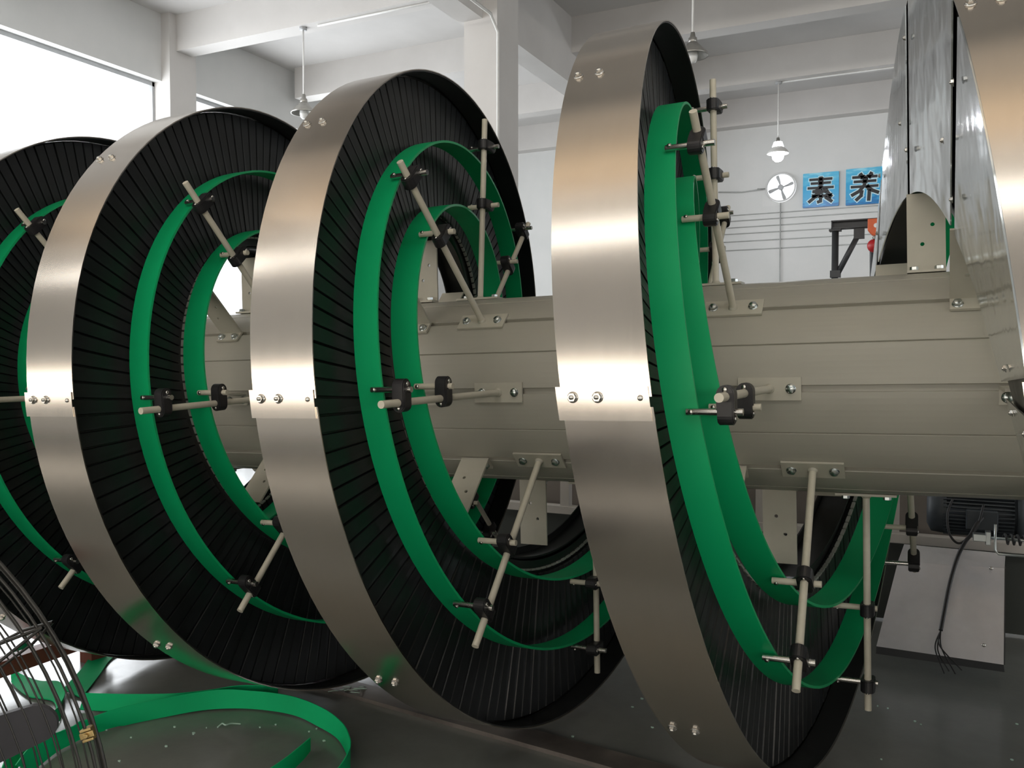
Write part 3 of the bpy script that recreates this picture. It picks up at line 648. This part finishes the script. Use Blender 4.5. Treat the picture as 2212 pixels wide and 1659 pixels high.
# compression spring with its wire guard
sp = P3(2190, 1166, 3.30); se = empty('spring_tensioner', sp); tag(se, 'dark coil spring with a bent wire guard at the right edge beside the motor', 'spring')
hx = []; 
for q in range(0, 220): a = q/220*2*PI*9; hx.append((-.03+q/220*.16, .016*math.cos(a), .016*math.sin(a)))
MB().tube(hx, .0035, 8).obj('coil_spring', M_DARK, se)
MB().tube([(-.055, -.02, .05), (-.055, -.02, -.035), (-.045, -.02, -.048), (.15, -.02, -.048)], .004, 10).obj('wire_guard', M_ZINC, se)
MB().tube([(-.07, 0, 0), (.16, 0, 0)], .005, 10).obj('tie_rod', M_ZINC, se)
MB().box((-.075, 0, 0), (.008, .02, .022)).box((-.10, 0, .0), (.02, .02, .012)).obj('end_bracket', M_ZINC, se, bevel=.002)

# jib crane with its orange chain hoist
YJ = 9.6
jb = at(1803, 600, Y=YJ); jc = empty('jib_crane', (jb.x, YJ, 0)); tag(jc, 'dark grey jib crane with a braced arm, standing near the blue signs', 'crane')
jo = jc.location
zt_ = at(1800, 478, Y=YJ).z; zb_ = at(1800, 496, Y=YJ).z; pw = (at(1811, 540, Y=YJ).x-at(1796, 540, Y=YJ).x)/2
px_ = at(1804, 540, Y=YJ).x-jo.x
MB().tube([(px_, 0, 0), (px_, 0, zb_)], pw, 20).obj('post', M_DARK, jc)
x1_ = at(1797, 480, Y=YJ).x-jo.x; x2_ = at(2060, 480, Y=YJ).x-jo.x
am = MB().span((x1_, -.06, zt_-.012), (x2_, .06, zt_)).span((x1_, -.06, zb_), (x2_, .06, zb_+.012)).span((x1_, -.006, zb_), (x2_, .006, zt_))
am.span((x1_, -.06, zb_), (x1_+.01, .06, zt_))
am.obj('arm', M_DARK, jc)
MB().span((px_-pw*1.7, -pw*1.5, zb_-.02), (px_+pw*1.7, pw*1.5, zb_)).obj('post_cap', M_DARK, jc)
ba, bb_ = at(1856, 503, Y=YJ), at(1809, 592, Y=YJ)
MB().tube([ba-jo, bb_-jo], .028, 10).obj('brace', M_DARK, jc)
MB().box(ba-jo, (.05, .03, .06)).obj('brace_lug', M_DARK, jc); MB().box(bb_-jo+Vector((-.02, 0, 0)), (.05, .04, .035)).obj('brace_lug', M_DARK, jc)
MB().span((px_-.2, -.2, 0), (px_+.2, .2, .02)).obj('foot_plate', M_DARK, jc)
M_ORANGE = mat('orange_paint', (0.62, 0.10, 0.02), 0.45, build=mottled((0.56, 0.085, 0.018), (0.68, 0.12, 0.025), 8, 0.38, 0.52))
M_RED = mat('red_paint', (0.42, 0.015, 0.02), 0.4, build=mottled((0.36, 0.012, 0.016), (0.48, 0.02, 0.025), 8, 0.34, 0.5))
hc = at(1889, 494, Y=YJ-.17); ht = empty('chain_hoist', hc); tag(ht, 'orange chain hoist with a red hook block hanging from the jib crane arm', 'hoist')
q_ = (at(1902, 490, Y=YJ-.1).x-at(1875, 490, Y=YJ-.1).x)/2
MB().prism([(-q_, .09), (q_, .09), (q_, -.03), (q_*.7, -.075), (-.0, -.08), (-q_*.6, -.05), (-q_, -.02)], -.09, .09, Matrix.Rotation(PI/2, 4, 'X')).obj('housing', M_ORANGE, ht, bevel=.008)
MB().tube([(.02, -.095, .02), (.02, -.085, .02)], .022, 14).obj('cover_cap', M_WHITEPL, ht)
MB().tube([(0, 0, -.07), (0, 0, -.15)], .008, 8).obj('chain', M_DARK, ht)
MB().lathe([(0, .07), (.04, .06), (.066, .02), (.066, -.02), (.04, -.06), (0, -.07)], 20, Matrix.Translation((0, 0, -.17)) @ Matrix.Rotation(PI/2, 4, 'X')).obj('hook_block', M_RED, ht)
q2 = at(1900, 600, Y=YJ+1); tag(MB().tube([(q2.x, YJ+1, 0), (at(1893, 505, Y=YJ+1).x, YJ+1, at(1893, 520, Y=YJ+1).z)], .07, 16).obj('steel_prop', M_DARK), 'dark grey post standing just right of the jib crane brace', 'post')

# ------------------------------------------------------------------ green strips on the floor
def ribbon(name, pairs, h0, label, n=8, t=.003):
    """pairs of (upper edge, lower edge) picture points; the lower edge lies on the floor, the upper at its own height"""
    lo = []; hi = []
    for a, b, h in pairs:
        lo.append(at(b[0], b[1], Z=max(.004, h0))); hi.append(at(a[0], a[1], Z=h))
    lo, hi = curve_pts(lo, n), curve_pts(hi, n); m = MB(); vs = []
    for i in range(len(lo)):
        d = (lo[min(i+1, len(lo)-1)]-lo[max(i-1, 0)]); e = (hi[i]-lo[i]); nn = d.cross(e)
        nn = nn.normalized()*t if nn.length > 1e-9 else Vector((0, t, 0))
        if nn.z < 0 and abs(nn.z) > t*.5: nn = -nn
        vs += [lo[i], hi[i], hi[i]+nn, lo[i]+nn]
    m.add(vs, [(4*i+j, 4*i+(j+1) % 4, 4*i+4+(j+1) % 4, 4*i+4+j) for i in range(len(lo)-1) for j in range(4)], True)
    m.add(vs[:4], [(0, 1, 2, 3)]); m.add(vs[-4:], [(3, 2, 1, 0)])
    o = m.obj(name, M_STRIP, fix=False)
    b = o.modifiers.new('crisp', 'EDGE_SPLIT'); b.split_angle = 0.9
    return tag(o, label, 'strip', 'loose green plastic strips on the floor')
H = .055
ribbon('plastic_strip', [((32, 1653), (70, 1665), H), ((61, 1616), (123, 1624), H), ((92, 1595), (160, 1604), H), ((153, 1570), (199, 1585), H), ((184, 1555), (276, 1564), H), ((276, 1524), (368, 1546), H), ((450, 1492), (450, 1533), H), ((543, 1492), (543, 1531), H), ((633, 1504), (633, 1544), H), ((701, 1531), (692, 1571), H), ((741, 1562), (730, 1595), H), ((756, 1592), (750, 1628), H), ((757, 1612), (757, 1655), H), ((745, 1640), (748, 1688), H), ((720, 1672), (726, 1722), H), ((690, 1700), (698, 1752), H)], 0, 'green plastic strip curled on edge in the big open loop at the front')
ribbon('plastic_strip', [((671, 1594), (671, 1622), H*.9), ((653, 1609), (655, 1642), H*.9), ((622, 1634), (628, 1668), H*.9), ((590, 1656), (600, 1692), H*.9), ((560, 1676), (570, 1715), H*.9)], 0, 'short green plastic strip end with a pointed tip, inside the big loop')
ribbon('plastic_strip', [((2, 1660), (30, 1668), .05), ((25, 1608), (62, 1625), .05), ((46, 1582), (84, 1600), .05), ((77, 1556), (110, 1578), .04), ((120, 1532), (128, 1556), .03), ((141, 1500), (124, 1542), .02), ((128, 1474), (113, 1515), .012), ((86, 1472), (61, 1505), .012), ((46, 1457), (30, 1480), .02), ((28, 1440), (24, 1462), .04), ((26, 1415), (26, 1445), .05), ((40, 1393), (48, 1417), .05), ((60, 1384), (76, 1398), .05)], 0, 'green plastic strip bent into an S at the lower left behind the fan guard')
ribbon('plastic_strip', [((262, 1390), (290, 1398), .012), ((205, 1412), (243, 1422), .012), ((176, 1446), (214, 1460), .012), ((147, 1478), (186, 1496), .012), ((136, 1490), (174, 1508), .012)], 0, 'green plastic strip lying flat and running away under the coils at the left')
ribbon('plastic_strip', [((184, 1498), (172, 1534), .035), ((276, 1500), (250, 1537), .04), ((368, 1498), (350, 1533), .045), ((450, 1490), (440, 1515), .045), ((520, 1480), (515, 1503), .045), ((600, 1482), (600, 1503), .045)], 0, 'straight green plastic strip lying behind the big loop, ending under the second coil')
# thin curled shavings and plastic crumbs
M_SHAV = mat('pale_green_shaving', (0.42, 0.58, 0.50), 0.6)
def shaving(pts, r, label):
    mb = MB()
    for ln in pts: mb.tube(curve_pts([at(x, y, Z=r*1.2+h) for x, y, h in ln], 5), r, 6)
    return tag(mb.obj('plastic_shaving', M_SHAV), label, 'shaving')
random.seed(3)
cl = []
for q in range(22):
    x = 708+random.random()*70; y = 1484+random.random()*12; dx = 20+random.random()*25
    cl.append([(x, y, 0), (x+dx*.5, y+random.uniform(-3, 1), random.random()*.02), (x+dx, y+random.uniform(-5, 3), 0)])
shaving(cl, .0012, 'tangle of pale green plastic shavings on the floor under the third coil')
shaving([[(470, 1571, 0), (480, 1563, .004), (487, 1566, .01), (500, 1563, .004), (520, 1564, 0)]], .0022, 'pale curled plastic shaving inside the big green loop')
def crumb(px, py, s):
    p = at(px, py, Z=.002); mb = MB(); n = 6
    a0 = random.random()*6
    poly = [((s*random.uniform(.4, 1.0))*math.cos(a0+2*PI*j/n), (s*random.uniform(.3, .8))*math.sin(a0+2*PI*j/n)) for j in range(n)]
    mb.prism(poly, -.0015, .0015, Matrix.Translation(p)); return mb
cr = MB()
for px, py in ((283, 1593), (377, 1570), (418, 1583), (417, 1586), (595, 1565), (358, 1612), (668, 1580), (258, 1644), (446, 1572), (561, 1571), (684, 1574), (1386, 1509), (1364, 1527), (1409, 1571), (1322, 1632), (1324, 1644), (1237, 1591), (1918, 1530), (1976, 1558), (1896, 1525), (1904, 1640), (1990, 1565), (5, 1338), (2, 1333), (1366, 1527), (700, 1600), (230, 1577), (2196, 1564), (2186, 1641)):
    c = crumb(px, py, random.uniform(.003, .007)); cr.add(c.v, c.f)
tag(cr.obj('plastic_crumbs', M_SHAV), 'scattered pale plastic crumbs on the dark floor', 'debris', kind='stuff')

# ------------------------------------------------------------------ floor gear at the lower left
M_OX = mat('red_oxide_steel', (0.13, 0.035, 0.022), 0.5, build=mottled((0.10, 0.028, 0.018), (0.17, 0.048, 0.03), 6, 0.4, 0.6))
a_, b_ = at(-30, 1476, Z=.062), at(170, 1406, Z=.062)
d_ = (b_-a_).normalized(); nrm = Vector((-d_.y, d_.x, 0)); b_ = a_+d_*((b_-a_).length*1.42)
bar = MB(); hz = .05; vs = []
for p in (a_-d_*.5, b_): vs += [p, p+nrm*.05, p+nrm*.05+Vector((0, 0, hz)), p+Vector((0, 0, hz))]
bar.add(vs, [(0, 1, 2, 3), (7, 6, 5, 4), (0, 4, 5, 1), (1, 5, 6, 2), (2, 6, 7, 3), (3, 7, 4, 0)])
bo = tag(bar.obj('steel_bar', M_OX), 'rust-red square steel bar low over the floor at the lower left', 'bar')
for p in (a_-d_*.46, b_-d_*.06):
    q = p+nrm*.025; MB().span((q.x-.03, q.y-.03, 0), (q.x+.03, q.y+.03, .061)).obj('foot', M_OX, bo)
# flat steel skid under the coils
M_SKID = mat('worn_steel_skid', (0.16, 0.14, 0.13), 0.42, 0.6, build=mottled((0.10, 0.085, 0.08), (0.26, 0.23, 0.21), 7, 0.3, 0.55))
a_, b_ = at(560, 1452, Z=0), at(1290, 1659, Z=0)
d_ = (b_-a_).normalized(); nrm = Vector((-d_.y, d_.x, 0)); e_ = b_+d_*1.2; s_ = a_-d_*.9
sk = MB(); vs = []
for p in (s_, e_): vs += [p, p+nrm*.09, p+nrm*.09+Vector((0, 0, .012)), p+Vector((0, 0, .012))]
sk.add(vs, [(0, 1, 2, 3), (7, 6, 5, 4), (0, 4, 5, 1), (1, 5, 6, 2), (2, 6, 7, 3), (3, 7, 4, 0)])
tag(sk.obj('floor_strip', M_SKID), 'worn flat steel strip on the floor running diagonally below the coils', 'strip')

# ------------------------------------------------------------------ wire-guarded fan at the lower left corner
fc = at(-834, 1931, D=.75)
fn = empty('floor_fan', (fc.x, fc.y, 0)); tag(fn, 'wire-guarded pedestal fan cut off by the lower left corner, brass clip on its rim', 'fan')
M_WIRE = mat('dark_wire', (0.03, 0.03, 0.028), 0.35, 0.5, build=mottled((0.024, 0.024, 0.022), (0.045, 0.044, 0.04), 30, 0.3, 0.45))
M_BLADE = mat('charcoal_blade', (0.045, 0.045, 0.052), 0.5, build=mottled((0.038, 0.038, 0.044), (0.055, 0.055, 0.062), 20, 0.42, 0.58))
M_BRASS = mat('brass_clip', (0.45, 0.33, 0.14), 0.35, 1.0, build=mottled((0.38, 0.27, 0.11), (0.55, 0.42, 0.2), 40, 0.28, 0.45))
RG = 1040*.75/F_PX
zax = (-FW + RT*.10 + Vector((0, 0, .05))).normalized(); xax = Vector((0, 0, 1)).cross(zax).normalized(); yax = zax.cross(xax)
FM = Matrix.Translation(Vector((0, 0, fc.z))) @ Matrix((xax, yax, zax)).transposed().to_4x4()
def fan_local(px, py, z=0.0):
    d = ray(px, py); o_ = fc+zax*z; t = (o_-CAM).dot(zax)/d.dot(zax); p = CAM+d*t-fc
    return p.dot(xax), p.dot(yax)
def ringpts(r, z, n=96): return [(r*math.cos(2*PI*q/n), r*math.sin(2*PI*q/n), z) for q in range(n+1)]
for r, z, w_ in ((RG, 0, .0019), (RG-.004, .010, .0015), (RG-.007, -.014, .0019), (RG-.013, .018, .0014)):
    MB().tube(ringpts(r, z), w_, 8, False, FM).obj('rim_ring', M_WIRE, fn)
for sgn, nm_ in ((1, 'front_guard'), (-1, 'rear_guard')):
    gd = MB(); r = RG-.022; 
    while r > .06:
        t = 1-r/RG; gd.tube(ringpts(r+(.005 if sgn < 0 else 0), sgn*(.014+.075*math.sqrt(max(0, t)))), .0008, 6, False, FM); r -= .0125
    a0 = math.atan2(*reversed(fan_local(66, 1372)))
    for q in range(6):
        a = a0+q*PI/3
        for da in (-.035, .045):
            ps = []
            for s_ in range(11):
                r = RG*(1-s_/10*.86); ps.append((r*math.cos(a+da*(s_/10)**.6*2), r*math.sin(a+da*(s_/10)**.6*2), sgn*(.012+.075*math.sqrt(max(0, 1-r/RG)))))
            gd.tube(ps, .0015, 6, False, FM)
    gd.obj(nm_, M_WIRE, fn)
MB().tube([(0, 0, -.12), (0, 0, .05)], .055, 24, True, FM).obj('hub', M_DARK, fn)
bx, by = fan_local(122, 1545, -.03); ab = math.atan2(by, bx); rb = math.hypot(bx, by)
for q in range(3):
    a = ab+q*2*PI/3; out = []; n = 14; hw_ = .019
    for s_ in range(n+1): t = s_/n; out.append((.05+t*(rb-.05-hw_), -hw_*(2.4-1.4*t)))
    for s_ in range(1, 12): g = -PI/2+PI*s_/12; out.append((rb-hw_+hw_*math.cos(g), hw_*math.sin(g)))
    for s_ in range(n+1): t = 1-s_/n; out.append((.05+t*(rb-.05-hw_), hw_*(2.4-1.4*t)))
    MB().prism(out, -.0025, .0025, FM @ Matrix.Translation((0, 0, -.03)) @ Matrix.Rotation(a, 4, 'Z') @ Matrix.Rotation(.25, 4, 'X')).obj('blade', M_BLADE, fn)
cx_, cy_ = fan_local(186, 1582); ac = math.atan2(cy_, cx_)
Mc = FM @ Matrix.Rotation(ac, 4, 'Z') @ Matrix.Translation((RG-.003, 0, .004))
MB().box((0, 0, 0), (.0035, .0052, .006), Mc).box((.0, .0, .0085), (.0062, .0028, .0012), Mc).box((0, .0045, .006), (.005, .0012, .004), Mc).box((0, -.0045, .006), (.005, .0012, .004), Mc).tube([(0, 0, .006), (0, 0, .013)], .0022, 10, True, Mc).obj('rim_clip', M_BRASS, fn, bevel=.0005)
back = Vector((0, 0, fc.z))-zax*.11
MB().tube([back, Vector((back.x, back.y, .02))], .017, 16).obj('pole', M_WIRE, fn)
MB().lathe([(0, 0), (.22, 0), (.22, .012), (.06, .028), (0, .03)], 32, Matrix.Translation((back.x, back.y, 0))).obj('base', M_DARK, fn)
MB().tube([Vector((0, 0, fc.z))-zax*.02, Vector((0, 0, fc.z))-zax*.15], .075, 24).obj('motor_housing', M_DARK, fn)
